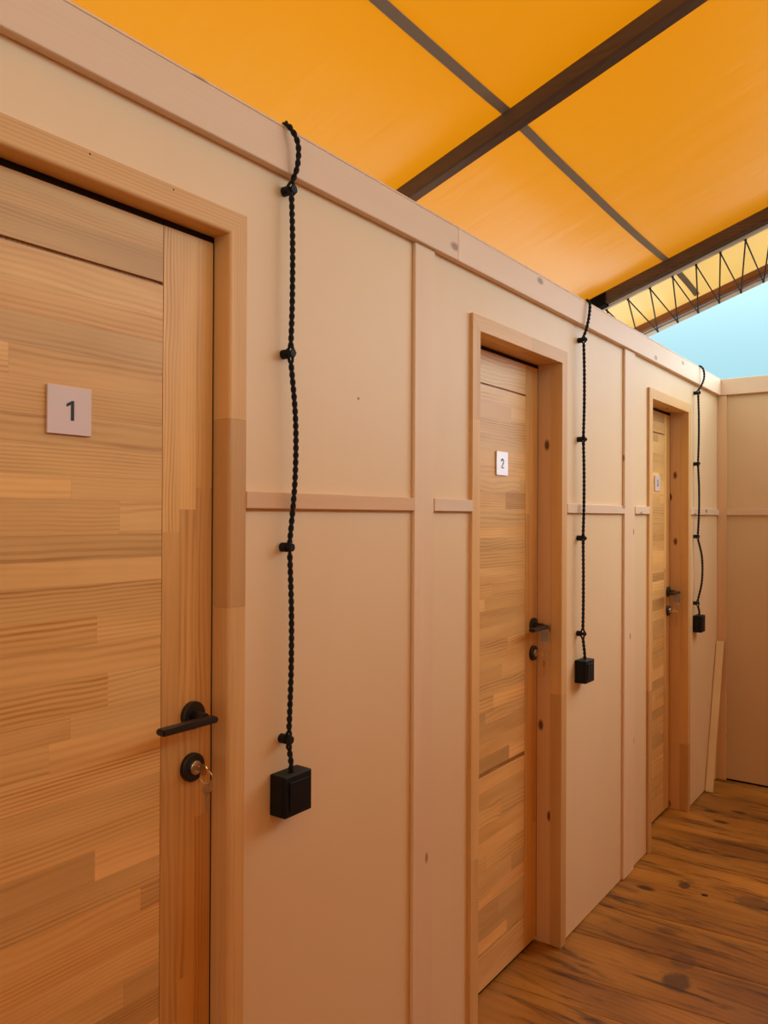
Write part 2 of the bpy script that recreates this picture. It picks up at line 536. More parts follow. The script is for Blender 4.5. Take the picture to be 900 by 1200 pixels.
bays = [(-4.2, -1.40, None), (-1.40, 0.095, None), (0.095, 1.590, 0), (1.590, 3.085, 1), (3.085, END_Y, 2)]
for y0, y1, di in bays:
    tn = tone(0.985, 1.015, 0.01)
    hair = 0.0006
    if di is None:
        obj('panel', box(-0.015, 0, y0, y1 - hair, RAIL0 + 0.015, TOP_Z - 0.004), M['ply'], wall, color=tn)
        obj('panel', box(-0.015, 0, y0, y1 - hair, 0.004, RAIL0 + 0.015), M['ply'], wall, color=tn)
        continue
    a, b = DOORS[di]
    ai, bi = a + 0.02, b - 0.02              # the sheet is cut out behind the casings
    zi = CT - 0.02
    mid = RAIL0 + 0.015
    up = prism([(y0, mid), (ai, mid), (ai, zi), (bi, zi), (bi, mid), (y1 - hair, mid), (y1 - hair, TOP_Z - 0.004), (y0, TOP_Z - 0.004)], -0.015, -0.0002)
    obj('panel', up, M['ply'], wall, color=tn)
    obj('panel', box(-0.015, -0.0002, y0, ai, 0.004, mid), M['ply'], wall, color=tn)
    obj('panel', box(-0.015, -0.0002, bi, y1 - hair, 0.004, mid), M['ply'], wall, color=tn)

for i, (y0, y1) in enumerate(POSTS):
    obj('batten', box(0, 0.0095, y0, y1, 0.002, CAP_Z), M['batten_z'], wall, color=((1, 0.97, 0.93), (1, 0.98, 0.95), (1.02, 1.0, 0.98))[i], bevel=0.0012)
obj('screw_head', lathe_x([(0.0001, 0.0035), (0.0005, 0.0030), (0.0005, 0.0016)], 1.3776, 1.7136, 12), M['case_z'], wall, color=(0.5, 0.4, 0.35))
rails = []
for i, (a, b) in enumerate(DOORS):
    rails.append((POSTS[i][1] + 0.0005, a - 0.0005))
    rails.append((b + 0.0005, POSTS[i + 1][0] - 0.0005 if i < 2 else END_Y - 0.012))
for a, b in rails:
    obj('rail', box(0, 0.012, a, b, RAIL0, RAIL1), M['batten_y'], wall, color=((0.88, 0.74, 0.58) if b < 1.6 else tone(0.95, 1.0, 0.02)), bevel=0.0012)
obj('rail', box(0, 0.012, -1.4, 0.094, RAIL0, RAIL1), M['batten_y'], wall, bevel=0.0012)
for a, b, c in ((-4.2, 1.7745, (0.97, 0.96, 0.95)), (1.7755, END_Y - 0.001, (1.03, 1.02, 1.03))):
    obj('cap_board', box(-0.015, 0.020, a, b, TOP_Z - 0.004, TOP_Z), M['batten_y'], wall, color=c)
    obj('cap_board', box(0.0002, 0.020, a, b, CAP_Z + 0.0004, TOP_Z - 0.0042), M['batten_y'], wall, color=c, bevel=0.0015)
# rough framing behind the sheets carries the casings (seen only from above)
obj('top_plate', box(-0.075, -0.016, -4.2, END_Y, TOP_Z - 0.055, TOP_Z - 0.005), M['batten_y'], wall)

for y0, y1 in ((-4.2, DOORS[0][0]), (DOORS[0][1], DOORS[1][0]), (DOORS[1][1], DOORS[2][0]), (DOORS[2][1], END_Y + 0.06)):
    obj('leak_block_plate', box(-0.075, -0.016, y0 + 0.002, y1 - 0.002, 0.0005, 0.055), M['batten_y'], wall)  # added behind the sheets to block light leaking in under the wall

# ------------------------------------------------------------------ door casings and frames
def casing(idx, a, b, deep):
    """deep: casing + separate knotty frame behind; else one frame whose face and reveal are one piece."""
    root = struct(empty('trim_%d' % (idx + 1), (0, (a + b) / 2, 0)))
    back = -0.030 if deep else -0.045
    bev = 0.0015
    ai, bi = a + CW, b - CW

    def jamb(y_out, y_in, zs, cols):
        n = len(zs) - 1
        for k in range(n):
            z0, z1 = zs[k], zs[k + 1]
            if k == n - 1:
                poly = [(y_in, z0), (y_out, z0), (y_out, CT), (y_in, CI)]
            else:
                poly = [(y_in, z0), (y_out, z0), (y_out, z1 - 0.0004), (y_in, z1 - 0.0004)]
            bm = prism(poly, back, FRONT)
            if not deep:
                es = [e for e in bm.edges if all(abs(v.co.y - y_in) < 1e-5 and abs(v.co.x - FRONT) < 1e-5 for v in e.verts)]
                bmesh.ops.bevel(bm, geom=es, offset=0.006, segments=4, profile=0.5, affect='EDGES')
            obj('jamb', bm, M['case_z'], root, color=cols[k])

    def head(ys, cols):
        n = len(ys) - 1
        for k in range(n):
            y0, y1 = ys[k], ys[k + 1]
            lo0, lo1 = (ai if k == 0 else y0), (bi if k == n - 1 else y1 - 0.0004)
            hi0, hi1 = (a if k == 0 else y0), (b if k == n - 1 else y1 - 0.0004)
            bm = prism([(lo0, CI), (lo1, CI), (hi1, CT), (hi0, CT)], back, FRONT)
            if not deep:
                es = [e for e in bm.edges if all(abs(v.co.z - CI) < 1e-5 and abs(v.co.x - FRONT) < 1e-5 for v in e.verts)]
                bmesh.ops.bevel(bm, geom=es, offset=0.006, segments=4, profile=0.5, affect='EDGES')
            obj('head', bm, M['case_y'], root, color=cols[k])

    lt, md, dk = (1.03, 1.02, 1.0), (0.95, 0.92, 0.88), (0.80, 0.74, 0.68)
    if idx == 0:
        jamb(a, ai, [0.0, 1.0, CT], [md, lt])
        jamb(b, bi, [0.0, 1.28, 1.628, CT], [md, dk, lt])
        head([a, b], [(0.98, 0.94, 0.9)])
    elif idx == 1:
        jamb(a, ai, [0.0, 0.5, 1.72, CT], [md, lt, md])
        jamb(b, bi, [0.0, 0.85, CT], [dk, md])
        head([a, 2.243, b], [lt, (0.9, 0.86, 0.82)])
    else:
        jamb(a, ai, [0.0, 0.7, CT], [dk, lt])
        jamb(b, bi, [0.0, 0.33, 1.27, CT], [dk, md, md])
        head([a, b], [lt])
    # rebated inner frame, with the stop that closes the gap around the leaf
    f0 = back - 0.0005
    fb = -0.165
    leaf_back = -0.033 - 0.042 if not deep else -0.079 - 0.042
    if deep:
        obj('inner_frame', box(fb, f0, a + 0.004, ai, 0.0, CI), M['knotty_z'], root, color=(0.98, 0.96, 0.94))
        obj('inner_frame', box(fb, f0, bi, b - 0.004, 0.0, CI), M['knotty_z'], root, color=(1.0, 1.0, 0.98))
        obj('inner_frame', box(fb, f0, a + 0.004, b - 0.004, CI + 0.0005, CT - 0.004), M['knotty_y'], root, color=(0.98, 0.96, 0.94))
    else:
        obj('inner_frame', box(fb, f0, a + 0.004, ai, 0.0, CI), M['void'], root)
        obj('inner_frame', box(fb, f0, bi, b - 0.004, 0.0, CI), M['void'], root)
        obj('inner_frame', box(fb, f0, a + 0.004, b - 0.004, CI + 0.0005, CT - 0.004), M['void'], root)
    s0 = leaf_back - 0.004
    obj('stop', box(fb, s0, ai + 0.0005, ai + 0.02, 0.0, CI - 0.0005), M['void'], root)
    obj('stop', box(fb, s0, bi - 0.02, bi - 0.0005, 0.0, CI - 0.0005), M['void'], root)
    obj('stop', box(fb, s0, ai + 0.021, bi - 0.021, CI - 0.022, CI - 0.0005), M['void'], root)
    # near-black strips paint the shade in the gap round the leaf
    xs = (-0.079 if deep else -0.033) - 0.0003
    obj('gap_shade', box(s0 + 0.0005, xs, bi - 0.0028, bi - 0.0002, 0.012, CI - 0.0115), M['void'], root)
    obj('gap_shade', box(s0 + 0.0005, xs, ai + 0.0002, ai + 0.0028, 0.012, CI - 0.0115), M['void'], root)
    obj('gap_shade', box(s0 + 0.0005, xs, ai + 0.0002, bi - 0.0002, CI - 0.0108, CI - 0.0002), M['void'], root)
    obj('under_door_shade', box(fb, xs - 0.006, ai + 0.021, bi - 0.021, 0.0, 0.0105), M['void'], root)  # near-black box painting the shade under the door leaf
    if idx == 0:
        for sy, sz in ((0.696, 2.005), (0.855, 2.004)):
            obj('screw_head', lathe_x([(FRONT + 0.0001, 0.0016), (FRONT + 0.0004, 0.0014)], sy, sz, 10), M['void'], root)
    return root


def stroke_digit(d, cy, cz, h, x0, x1):
    """Bold sans numeral as extruded outline; y runs to the right seen from the corridor."""
    bm = bmesh.new()
    w = h * 0.17

    def P(u, v):
        return (cy + u * h, cz + v * h)
    if d == 1:
        prism([P(0.04, -0.5), P(0.22, -0.5), P(0.22, 0.5), P(0.10, 0.5), P(-0.20, 0.33), P(-0.20, 0.17), P(0.04, 0.29)], x0, x1, bm)
        return bm
    if d == 2:
        path = [P(-0.25, 0.22)] + [P(0.24 * math.cos(t), 0.20 + 0.23 * math.sin(t)) for t in [math.pi * (0.88 - 0.14 * k) for k in range(9)]] + [P(-0.22, -0.42), P(0.28, -0.42)]
    else:
        path = [P(-0.22 + 0.0, 0.30)] + [P(0.0 + 0.2 * math.cos(t), 0.22 + 0.21 * math.sin(t)) for t in [math.pi * (0.75 - 0.17 * k) for k in range(8)]] + \
               [P(0.0 + 0.23 * math.cos(t), -0.2 + 0.22 * math.sin(t)) for t in [math.pi * (0.45 - 0.17 * k) for k in range(9)]]
    pts = [Vector((p[0], p[1])) for p in path]
    le, ri = [], []
    for i, p in enumerate(pts):
        t = (pts[min(i + 1, len(pts) - 1)] - pts[max(i - 1, 0)]).normalized()
        n = Vector((-t.y, t.x)) * w / 2
        le.append(p + n); ri.append(p - n)
    fl = [bm.verts.new((x1, q.x, q.y)) for q in le]; fr = [bm.verts.new((x1, q.x, q.y)) for q in ri]
    bl = [bm.verts.new((x0, q.x, q.y)) for q in le]; br = [bm.verts.new((x0, q.x, q.y)) for q in ri]
    for i in range(len(pts) - 1):
        bm.faces.new((fl[i], fr[i], fr[i + 1], fl[i + 1]))
        bm.faces.new((bl[i], bl[i + 1], br[i + 1], br[i]))
        bm.faces.new((fl[i], fl[i + 1], bl[i + 1], bl[i]))
        bm.faces.new((fr[i], br[i], br[i + 1], fr[i + 1]))
    return bm


def door(idx, a, b, deep):
    """Glued-pine leaf: stiles, rails, panel of level strips, lever handle, lock rose, number plate."""
    xf = -0.079 if deep else -0.033
    th = 0.040
    y0, y1 = a + CW + 0.003, b - CW - 0.003
    z0, z1 = 0.012, CI - 0.011
    sw = 0.090 if deep else 0.112
    root = struct(empty('door_%d' % (idx + 1), (xf, (y0 + y1) / 2, z0)))
    # core board behind the show surface
    obj('core', box(xf - th, xf - 0.0065, y0 + 0.001, y1 - 0.001, z0 + 0.001, z1 - 0.001), M['pine_z'], root, color=(0.5, 0.42, 0.35))

    def stile(s0, s1):
        w = (s1 - s0) / 3
        cuts = [[z0, 0.55, 1.42, z1], [z0, 0.62, 1.46, z1], [z0, 0.9, 1.5, z1]]
        if idx != 0:
            cuts = [sorted([z0, random.uniform(0.3, 0.9), random.uniform(1.1, 1.7), z1]) for _ in range(3)]
        base = [(0.92, 0.84, 0.76), (0.94, 0.86, 0.78), (1.06, 1.04, 0.98)]
        for k in range(3):
            ya, yb = s0 + w * k, s0 + w * (k + 1)
            for j in range(3):
                v = random.uniform(0.95, 1.05)
                c = tuple(q * v for q in base[j])
                px = random.uniform(0, 0.0002)
                obj('stile_strip', box(xf - 0.006, xf - px, ya + (0.0002 if k == 0 else 0), yb - 0.00015, cuts[k][j], cuts[k][j + 1] - 0.0002), M['pine_z'], root, color=c)
    stile(y0, y0 + sw)
    stile(y1 - sw, y1)
    pa, pb = y0 + sw + 0.0006, y1 - sw - 0.0006

    def rows(za, zb, n, lo, hi):
        """n level rows of finger-jointed strips between za and zb."""
        hs = [random.uniform(0.8, 1.2) for _ in range(n)]
        s = sum(hs)
        z = za
        for h in hs:
            hz = h / s * (zb - za)
            y = pa - random.uniform(0.0, 0.35)
            while y < pb:
                ln = random.choice((random.uniform(0.2, 0.35), random.uniform(0.4, 0.9), random.uniform(0.5, 0.9)))
                ya, yb = max(y, pa), min(y + ln, pb)
                if pb - yb < 0.03:
                    yb = pb
                if yb - ya > 0.02:
                    r = random.random()
                    c = tone(lo, hi, 0.05) if r < 0.72 else (tone(0.76, 0.86, 0.03) if r < 0.88 else tone(1.12, 1.22, 0.03))
                    px = random.uniform(0.0, 0.0003)
                    obj('panel_strip', box(xf - 0.006, xf - 0.0006 - px, ya, yb - 0.00015, z, z + hz - 0.00018), M['pine_y'], root, color=c)
                y += ln
                if yb >= pb:
                    break
            z += hz
    tr_z, br_z = 1.857, 0.119
    rows(tr_z, z1, 2, 0.92, 1.06)                    # top rail
    if idx == 1:
        rows(br_z + 0.004, 0.654, 11, 0.9, 1.08)
        rows(0.670, tr_z - 0.006, 26, 0.9, 1.08)
    else:
        rows(br_z + 0.004, tr_z - 0.006, 37, 0.9, 1.08)
    rows(z0, br_z, 2, 0.9, 1.04)                     # bottom rail
    # ---- lever handle
    hy, hz = y1 - 0.046 + 0.001, 1.088
    ly, lz = hy, 0.994
    if deep:
        hy, ly = y1 - 0.034, y1 - 0.034
        hz, lz = 1.082, 0.988
    rose = lathe_x([(xf, 0.025), (xf + 0.008, 0.025), (xf + 0.010, 0.0235), (xf + 0.010, 0.009)], hy, hz, 28)
    h = part(obj('door_handle', rose, M['black'], root, smooth=False), 'matt black lever handle on a round rose')
    xe = xf + 0.048
    neck = lathe_x([(xf + 0.0101, 0.009), (xe - 0.010, 0.0085)], hy, hz, 16)
    obj('neck', neck, M['black'], h)
    bm = box(xe - 0.0098, xe + 0.012, hy - 0.108, hy + 0.012, hz - 0.007, hz + 0.004)
    bmesh.ops.bevel(bm, geom=bm.edges[:], offset=0.0025, segments=2, affect='EDGES')
    obj('lever', bm, M['black'], h)
    # ---- lock rose with cylinder
    rose = lathe_x([(xf, 0.0255), (xf + 0.007, 0.0255), (xf + 0.0095, 0.023), (xf + 0.0095, 0.012)], ly, lz, 28)
    k = part(obj('lock_rose', rose, M['black'], root), 'round black lock rose')
    obj('lock_cylinder', lathe_x([(xf + 0.0096, 0.0125), (xf + 0.013, 0.0125), (xf + 0.0145, 0.011), (xf + 0.0145, 0.006), (xf + 0.0130, 0.0055)], ly + 0.001, lz, 24), M['steel'], k)
    # ---- number plate
    if idx == 0:
        py, pz, s = 0.6895, 1.612, 0.0375
    elif idx == 1:
        py, pz, s = 2.207, 1.617, 0.0375
    else:
        py, pz, s = 3.80 - 0.02, 1.612, 0.0375
    bm = box(xf + 0.0002, xf + 0.0042, py - s, py + s, pz - s, pz + s)
    pl = part(obj('number_plate', bm, M['plate'], root, bevel=0.0006), 'square frosted acrylic number plate')
    obj('numeral', stroke_digit(idx + 1, py, pz, 0.031, xf + 0.00425, xf + 0.00465), M['ink'], pl)
    return xf, hy, hz, ly, lz


spots_info = []
for i, (a, b) in enumerate(DOORS):
    casing(i, a, b, i > 0)
    spots_info.append(door(i, a, b, i > 0))


# ------------------------------------------------------------------ keys in the locks
def key_mesh(p, length, axis_down=True, bow=0.011):
    """Flat key hanging from p: round bow with hole, then a toothed blade."""
    bm = bmesh.new()
    x, y, z = p
    n = 18
    t = 0.0011
    ring_o = [(y + bow * math.cos(2 * math.pi * k / n), z - bow + bow * math.sin(2 * math.pi * k / n)) for k in range(n)]
    ring_i = [(y + 0.003 * math.cos(2 * math.pi * k / n), z - 0.006 + 0.003 * math.sin(2 * math.pi * k / n)) for k in range(n)]
    fo = [bm.verts.new((x + t, *q)) for q in ring_o]; fi = [bm.verts.new((x + t, *q)) for q in ring_i]
    bo = [bm.verts.new((x - t, *q)) for q in ring_o]; bi = [bm.verts.new((x - t, *q)) for q in ring_i]
    for k in range(n):
        j = (k + 1) % n
        bm.faces.new((fo[k], fo[j], fi[j], fi[k])); bm.faces.new((bo[k], bi[k], bi[j], bo[j]))
        bm.faces.new((fo[k], bo[k], bo[j], fo[j])); bm.faces.new((fi[k], fi[j], bi[j], bi[k]))
    zt = z - 2 * bow + 0.0015
    zb = z - length
    w = 0.004
    right = []
    m = 6
    for k in range(m + 1):
        zz = zt - 0.004 + (zb - zt + 0.004) * k / m
        right.append((y + w - (0.0018 if k % 2 else 0.0), zz))
    prism([(y - w, zt), (y + w, zt)] + right + [(y - w * 0.4, zb - 0.002), (y - w, zb + 0.002)], x - t, x + t, bm)
    return bm


def ring_pts(c, r, n=24, tilt=0.4):
    return [(c[0] + r * math.sin(2 * math.pi * k / n) * math.sin(tilt), c[1] + r * math.sin(2 * math.pi * k / n) * math.cos(tilt), c[2] + r * math.cos(2 * math.pi * k / n)) for k in range(n)]


key_labels = ['steel keys on a ring in the lock of the nearest door, numbered 1',
              'small keys in the lock of door 2, spare hanging on a split ring',
              'small keys in the far lock of door 3, spare hanging on a split ring']
for i, (xf, hy, hz, ly, lz) in enumerate(spots_info):
    kx = xf + 0.0150
    ky = ly + 0.001
    r = empty('key_ring', (kx, ky, lz))
    tag(r, key_labels[i], 'keys')
    # key stuck in the cylinder, bow edge towards us
    bm = box(kx, kx + 0.007, ky - 0.001, ky + 0.001, lz - 0.004, lz + 0.004)
    n = 16
    prof = [(kx + 0.017 + 0.0105 * math.cos(2 * math.pi * q / n), lz - 0.0 + 0.0105 * math.sin(2 * math.pi * q / n)) for q in range(n)]
    A = [bm.verts.new((u, ky - 0.001, v)) for u, v in prof]
    B = [bm.verts.new((u, ky + 0.001, v)) for u, v in prof]
    bm.faces.new(A); bm.faces.new(B[::-1])
    for q in range(n):
        bm.faces.new((A[q], A[(q + 1) % n], B[(q + 1) % n], B[q]))
    obj('lock_key', bm, M['brass'], r)
    rx = kx + 0.0225
    obj('split_ring', tube(ring_pts((rx, ky + 0.0016, lz - 0.012), 0.012, 24, 1.2), 0.0009, 6, closed=True), M['brass'], r, smooth=True)
    obj('hanging_key', key_mesh((rx + 0.0005, ky + 0.004, lz - 0.021), 0.052), M['steel'] if i == 0 else M['brass'], r)

for i in (1, 2):
    xf, hy, hz, ly, lz = spots_info[i]
    tx = xf + 0.0485
    ty = hy - 0.004
    r = empty('key_tag', (tx, ty, hz))
    tag(r, ('small grey tag hanging under the black lever of the middle door, numbered 2', 'small grey tag on a loop hanging under the farthest black lever, on door 3')[i - 1], 'tag')
    bm = box(tx - 0.016, tx + 0.012, ty - 0.0012, ty + 0.0012, hz - 0.050, hz - 0.016)
    obj('tag_plate', bm, M['tag'], r, bevel=0.0005)
    obj('tag_loop', tube(ring_pts((tx + 0.001, ty, hz - 0.0035), 0.0140, 22, math.pi / 2), 0.0007, 6, closed=True), M['steel'], r)
    obj('tag_ring', tube(ring_pts((tx + 0.003, ty + 0.0005, hz - 0.0555), 0.0062, 20, 1.2), 0.0010, 6, closed=True), M['steel'], r)

# ------------------------------------------------------------------ cords, insulators and switch boxes
KNOBS = [(1.134, [2.096, 1.771, 1.387, 1.007]),
         (2.628, [2.073, 1.723, 1.375, 1.039]),
         (4.122, [2.080, 1.721, 1.353, 1.016])]
BOXES = [(1.103, 1.180, 0.863, 0.943), (2.607, 2.684, 0.868, 0.947), (4.112, 4.186, 0.869, 0.953)]
TOPS = [[(-0.070, 1.165, 2.05), (-0.060, 1.165, 2.17), (-0.040, 1.160, 2.2205), (-0.005, 1.140, 2.2225), (0.018, 1.119, 2.2225), (0.033, 1.124, 2.205), (0.037, 1.136, 2.180), (0.033, 1.138, 2.140)],
        [(-0.070, 2.745, 2.05), (-0.060, 2.740, 2.17), (-0.040, 2.735, 2.2205), (-0.005, 2.700, 2.2225), (0.018, 2.668, 2.2225), (0.031, 2.660, 2.205), (0.032, 2.650, 2.160), (0.028, 2.638, 2.115)],
        [(-0.070, 4.320, 2.05), (-0.060, 4.315, 2.17), (-0.040, 4.300, 2.2205), (-0.005, 4.225, 2.2225), (0.018, 4.165, 2.2225), (0.033, 4.172, 2.205), (0.036, 4.178, 2.165), (0.030, 4.150, 2.120)]]
MIDS = [[(0.024, 0.001), (0.027, 0.009), (0.024, 0.003)],
        [(0.024, 0.000), (0.024, 0.000), (0.024, -0.003)],
        [(0.024, 0.002), (0.025, 0.006), (0.036, 0.022)]]
near = ['nearest door', 'middle door', 'farthest door']
ordk = ['topmost, just under the cap board', 'second from the top', 'third from the top, below the rail', 'lowest, just above the switch box']
cordn = ['nearest twisted cord beside door 1', 'middle twisted cord beside door 2', 'farthest twisted cord beside door 3']
for i in range(3):
    ky, zs = KNOBS[i]
    b0, b1, bz0, bz1 = BOXES[i]
    by = (b0 + b1) / 2
    # path: over the wall top, down past each knob, into the box
    pts = list(TOPS[i])
    for j, z in enumerate(zs):
        pts.append((0.0215, ky, z + 0.012)); pts.append((0.0215, ky, z)); pts.append((0.0215, ky, z - 0.012))
        if j < 3:
            zm = (z + zs[j + 1]) / 2
            dx, dy = MIDS[i][j]
            pts.append((dx, ky + dy, zm + 0.06)); pts.append((dx, ky + dy * 0.9, zm - 0.06))
    pts.append((0.022, by - 0.002, bz1 + 0.02)); pts.append((0.022, by - 0.001, bz1 + 0.0005))
    path = catmull(pts, 0.003)
    arc = [0.0]
    for p, q in zip(path, path[1:]):
        arc.append(arc[-1] + (q - p).length)
    bm = bmesh.new()
    nst = 2
    T = [(path[min(k + 1, len(path) - 1)] - path[max(k - 1, 0)]).normalized() for k in range(len(path))]
    U = []
    u = Vector((0, 1, 0))
    for t in T:
        u = (u - t * u.dot(t)).normalized()
        U.append(u)
    for s in range(nst):
        sp = []
        for k, p in enumerate(path):
            ang = 2 * math.pi * (arc[k] / 0.029 + s / nst)
            hr = 0.0028
            for z in zs:
                if p.x > 0.01:
                    hr += 0.0070 * math.exp(-((p.z - z) / 0.0085) ** 2)
            if hr > 0.0045:
                # the strands part and pass either side of the knob's neck
                w = min(1.0, (hr - 0.0045) / 0.004)
                base_ang = (0.0, math.pi)[s]
                d_tw = math.cos(ang) * U[k] + math.sin(ang) * T[k].cross(U[k])
                d_fx = math.cos(base_ang) * U[k] + math.sin(base_ang) * T[k].cross(U[k])
                d = (d_tw * (1 - w) + d_fx * w)
                d = d.normalized() if d.length > 0.05 else U[k]
            else:
                d = math.cos(ang) * U[k] + math.sin(ang) * T[k].cross(U[k])
            sp.append(p + hr * d)
        tube(sp, 0.0031, 8, bm)
    c = obj('twisted_cord', bm, M['cord'], None, loc=(0, by, bz1), smooth=True)
    tag(c, 'black twisted textile cord hung over the wall top beside the ' + near[i], 'cord')
    for j, z in enumerate(zs):
        prof = [(0.0003, 0.0085), (0.0006, 0.0095), (0.0150, 0.0095), (0.0165, 0.0080), (0.0175, 0.0058), (0.0245, 0.0055), (0.0252, 0.0074), (0.0262, 0.0082), (0.0280, 0.0082), (0.0288, 0.0070)]
        kn = obj('cord_insulator', lathe_x(prof, ky, z, 20), M['black_plastic'], None, loc=(0, ky, z), smooth=False)
        tag(kn, 'black spool insulator on the %s cord, %s' % (('near', 'middle', 'far')[i], ordk[j]), 'insulator', 'insulators along the ' + cordn[i].split(' beside')[0])
    # switch box
    r = empty('switch_box', (0, by, bz0))
    tag(r, ('square black switch box under the large near cord, beside the door with plate 1',
            'square black switch box under the middle cord, beside door 2',
            'square black switch box under the far cord, near the corner')[i], 'switch')
    bm = box(0.0003, 0.034, b0, b1, bz0, bz1)
    obj('back_box', bm, M['black_plastic'], r, bevel=0.0015)
    bm = box(0.0342, 0.042, b0, b1, bz0, bz1)
    obj('face_frame', bm, M['black_plastic'], r, bevel=0.002)
    bm = prism([(b0 + 0.012, bz0 + 0.012), (b1 - 0.012, bz0 + 0.012), (b1 - 0.012, bz1 - 0.012), (b0 + 0.012, bz1 - 0.012)], 0.0422, 0.0455)
    for v in bm.verts:
        if v.co.x > 0.045 and v.co.z < bz0 + 0.02:
            v.co.x -= 0.0018
    obj('rocker', bm, M['black_plastic'], r, bevel=0.0008)

# ------------------------------------------------------------------ end wall
ew = struct(empty('wall_back', (0, END_Y, 0)))
EX = 0.95
obj('panel', box(0.0, EX, END_Y + 0.0005, END_Y + 0.016, RAIL0 + 0.02, TOP_Z - 0.002), M['ply_x'], ew, color=(0.74, 0.66, 0.58))  # end panels toned darker: the end wall's shade put into the colour
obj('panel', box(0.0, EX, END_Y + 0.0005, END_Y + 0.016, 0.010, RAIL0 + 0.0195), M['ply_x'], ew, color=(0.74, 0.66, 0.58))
obj('corner_post', box(0.0005, 0.050, END_Y - 0.010, END_Y, 0.0, CAP_Z), M['knotty_z'], ew, color=(0.95, 0.92, 0.9), bevel=0.001)
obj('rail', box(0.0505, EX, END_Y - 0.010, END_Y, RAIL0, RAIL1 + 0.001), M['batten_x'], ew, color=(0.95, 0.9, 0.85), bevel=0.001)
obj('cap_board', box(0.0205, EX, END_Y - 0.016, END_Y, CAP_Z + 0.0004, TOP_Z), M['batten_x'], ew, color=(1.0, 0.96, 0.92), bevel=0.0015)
obj('sill_gap', box(0.0, EX, END_Y + 0.004, END_Y + 0.014, -0.002, 0.009), M['void'], ew)

obj('panel', box(0.951, 1.84, END_Y + 0.0005, END_Y + 0.016, 0.010, 1.70), M['ply_x'], ew, color=(0.8, 0.74, 0.66))  # unseen low section, added to cut the sun through the far opening
obj('leak_block_plate', box(-0.015, EX, END_Y + 0.017, END_Y + 0.06, 0.0005, 0.055), M['batten_x'], ew)  # added to block the light leak under the end wall
# unseen facing partition, added behind the camera to control the passage light
RX = 1.85
rw = struct(empty('added_wall_right', (RX, 0, 0)))
for k in range(-2, 4):
    obj('panel', box(RX, RX + 0.015, -1.4 + 1.5 * k, 0.098 + 1.5 * k, 0.004, TOP_Z), M['case_z'], rw, color=(0.95, 0.92, 0.9))
    obj('batten', box(RX - 0.01, RX - 0.0005, -1.4 + 1.5 * k, -1.31 + 1.5 * k, 0.004, TOP_Z), M['case_z'], rw, color=(0.95, 0.92, 0.9))

# ------------------------------------------------------------------ leaning lath
bm = box(-0.019, 0.019, -0.006, 0.006, 0.0, 0.80)
A, B = Vector((0.024, 4.345, 0.0018)), Vector((0.024, 4.585, 0.79))
d = (B - A).normalized()
rot = Matrix.Identity(3)
zax = d
xax = (Vector((1, 0, 0)) - zax * zax.x).normalized()
yax = zax.cross(xax)
R3 = Matrix((xax, yax, zax)).transposed()
for v in bm.verts:
    v.co = R3 @ v.co + A
lath = obj('wooden_lath', bm, M['lath'], None, loc=(A.x, A.y, 0), bevel=0.001)
tag(lath, 'loose pale yellow wooden lath leaning in the far corner', 'lath')

# ------------------------------------------------------------------ roof: rafters, tarpaulin, strap, lacing
SL = 0.34
XL, XR = -1.75, 3.7



def rafter(y0, y1, ztop, h, mat, name, label, x0=XL, x1=XR):
    root = empty(name, (0, (y0 + y1) / 2, ztop - h))
    bm = bmesh.new()
    n = 24
    rows = []
    for k in range(n + 1):
        x = x0 + (x1 - x0) * k / n
        jz = 0.0015 * math.sin(x * 5.1 + y0) + random.uniform(-0.0008, 0.0008)
        zt = ztop + SL * x
        r = 0.006
        sec = [(y0, zt - h + r), (y0 + r, zt - h + jz), (y1 - r, zt - h + jz), (y1, zt - h + r), (y1, zt - r), (y1 - r, zt), (y0 + r, zt), (y0, zt - r)]
        rows.append([bm.verts.new((x, q[0], q[1])) for q in sec])
    for p, q in zip(rows, rows[1:]):
        for k in range(8):
            bm.faces.new((p[k], p[(k + 1) % 8], q[(k + 1) % 8], q[k]))
    bm.faces.new(rows[0]); bm.faces.new(rows[-1][::-1])
    obj('beam', bm, mat, root)
    tag(root, label, 'rafter')
    return root


def sloped_box(x0, x1, y0, y1, zb, zt, bm=None):
    bm = bm or bmesh.new()
    v = [bm.verts.new((x, y, z + SL * x)) for x in (x0, x1) for y in (y0, y1) for z in (zb, zt)]
    for f in ((0, 1, 3, 2), (4, 6, 7, 5), (0, 4, 5, 1), (2, 3, 7, 6), (0, 2, 6, 4), (1, 5, 7, 3)):
        bm.faces.new([v[i] for i in f])
    return bm


rafter(1.828, 1.872, 2.470, 0.052, M['beam'], 'roof_rafter', 'dark brown timber rafter crossing the orange tarpaulin near the top of the photo')
r2 = rafter(3.332, 3.378, 2.500, 0.052, M['beam'], 'roof_rafter', 'dark brown timber rafter above the pale lacing strip, black iron shoe at its foot')
part(obj('hem_strip', sloped_box(XL, XR, 3.372, 3.392, 2.4365, 2.4475), M['hem'], r2), 'pale grey strip with lacing eyelets under the rafter')
shoe = sloped_box(-0.30, -0.165, 3.325, 3.3315, 2.438, 2.492)
sloped_box(-0.30, -0.165, 3.3318, 3.370, 2.438, 2.4472, shoe)
obj('iron_shoe', shoe, M['dark_iron'], r2)
r3 = rafter(3.835, 3.885, 2.458, 0.034, M['beam_red'], 'roof_rafter', 'thin red brown end rafter at the open edge of the roof')
part(obj('hem_strip', sloped_box(XL, XR, 3.882, 3.935, 2.4115, 2.4235), M['hem'], r3), 'pale grey hem along the roof edge')

ceil = struct(empty('ceiling', (0, 0, 2.48)))


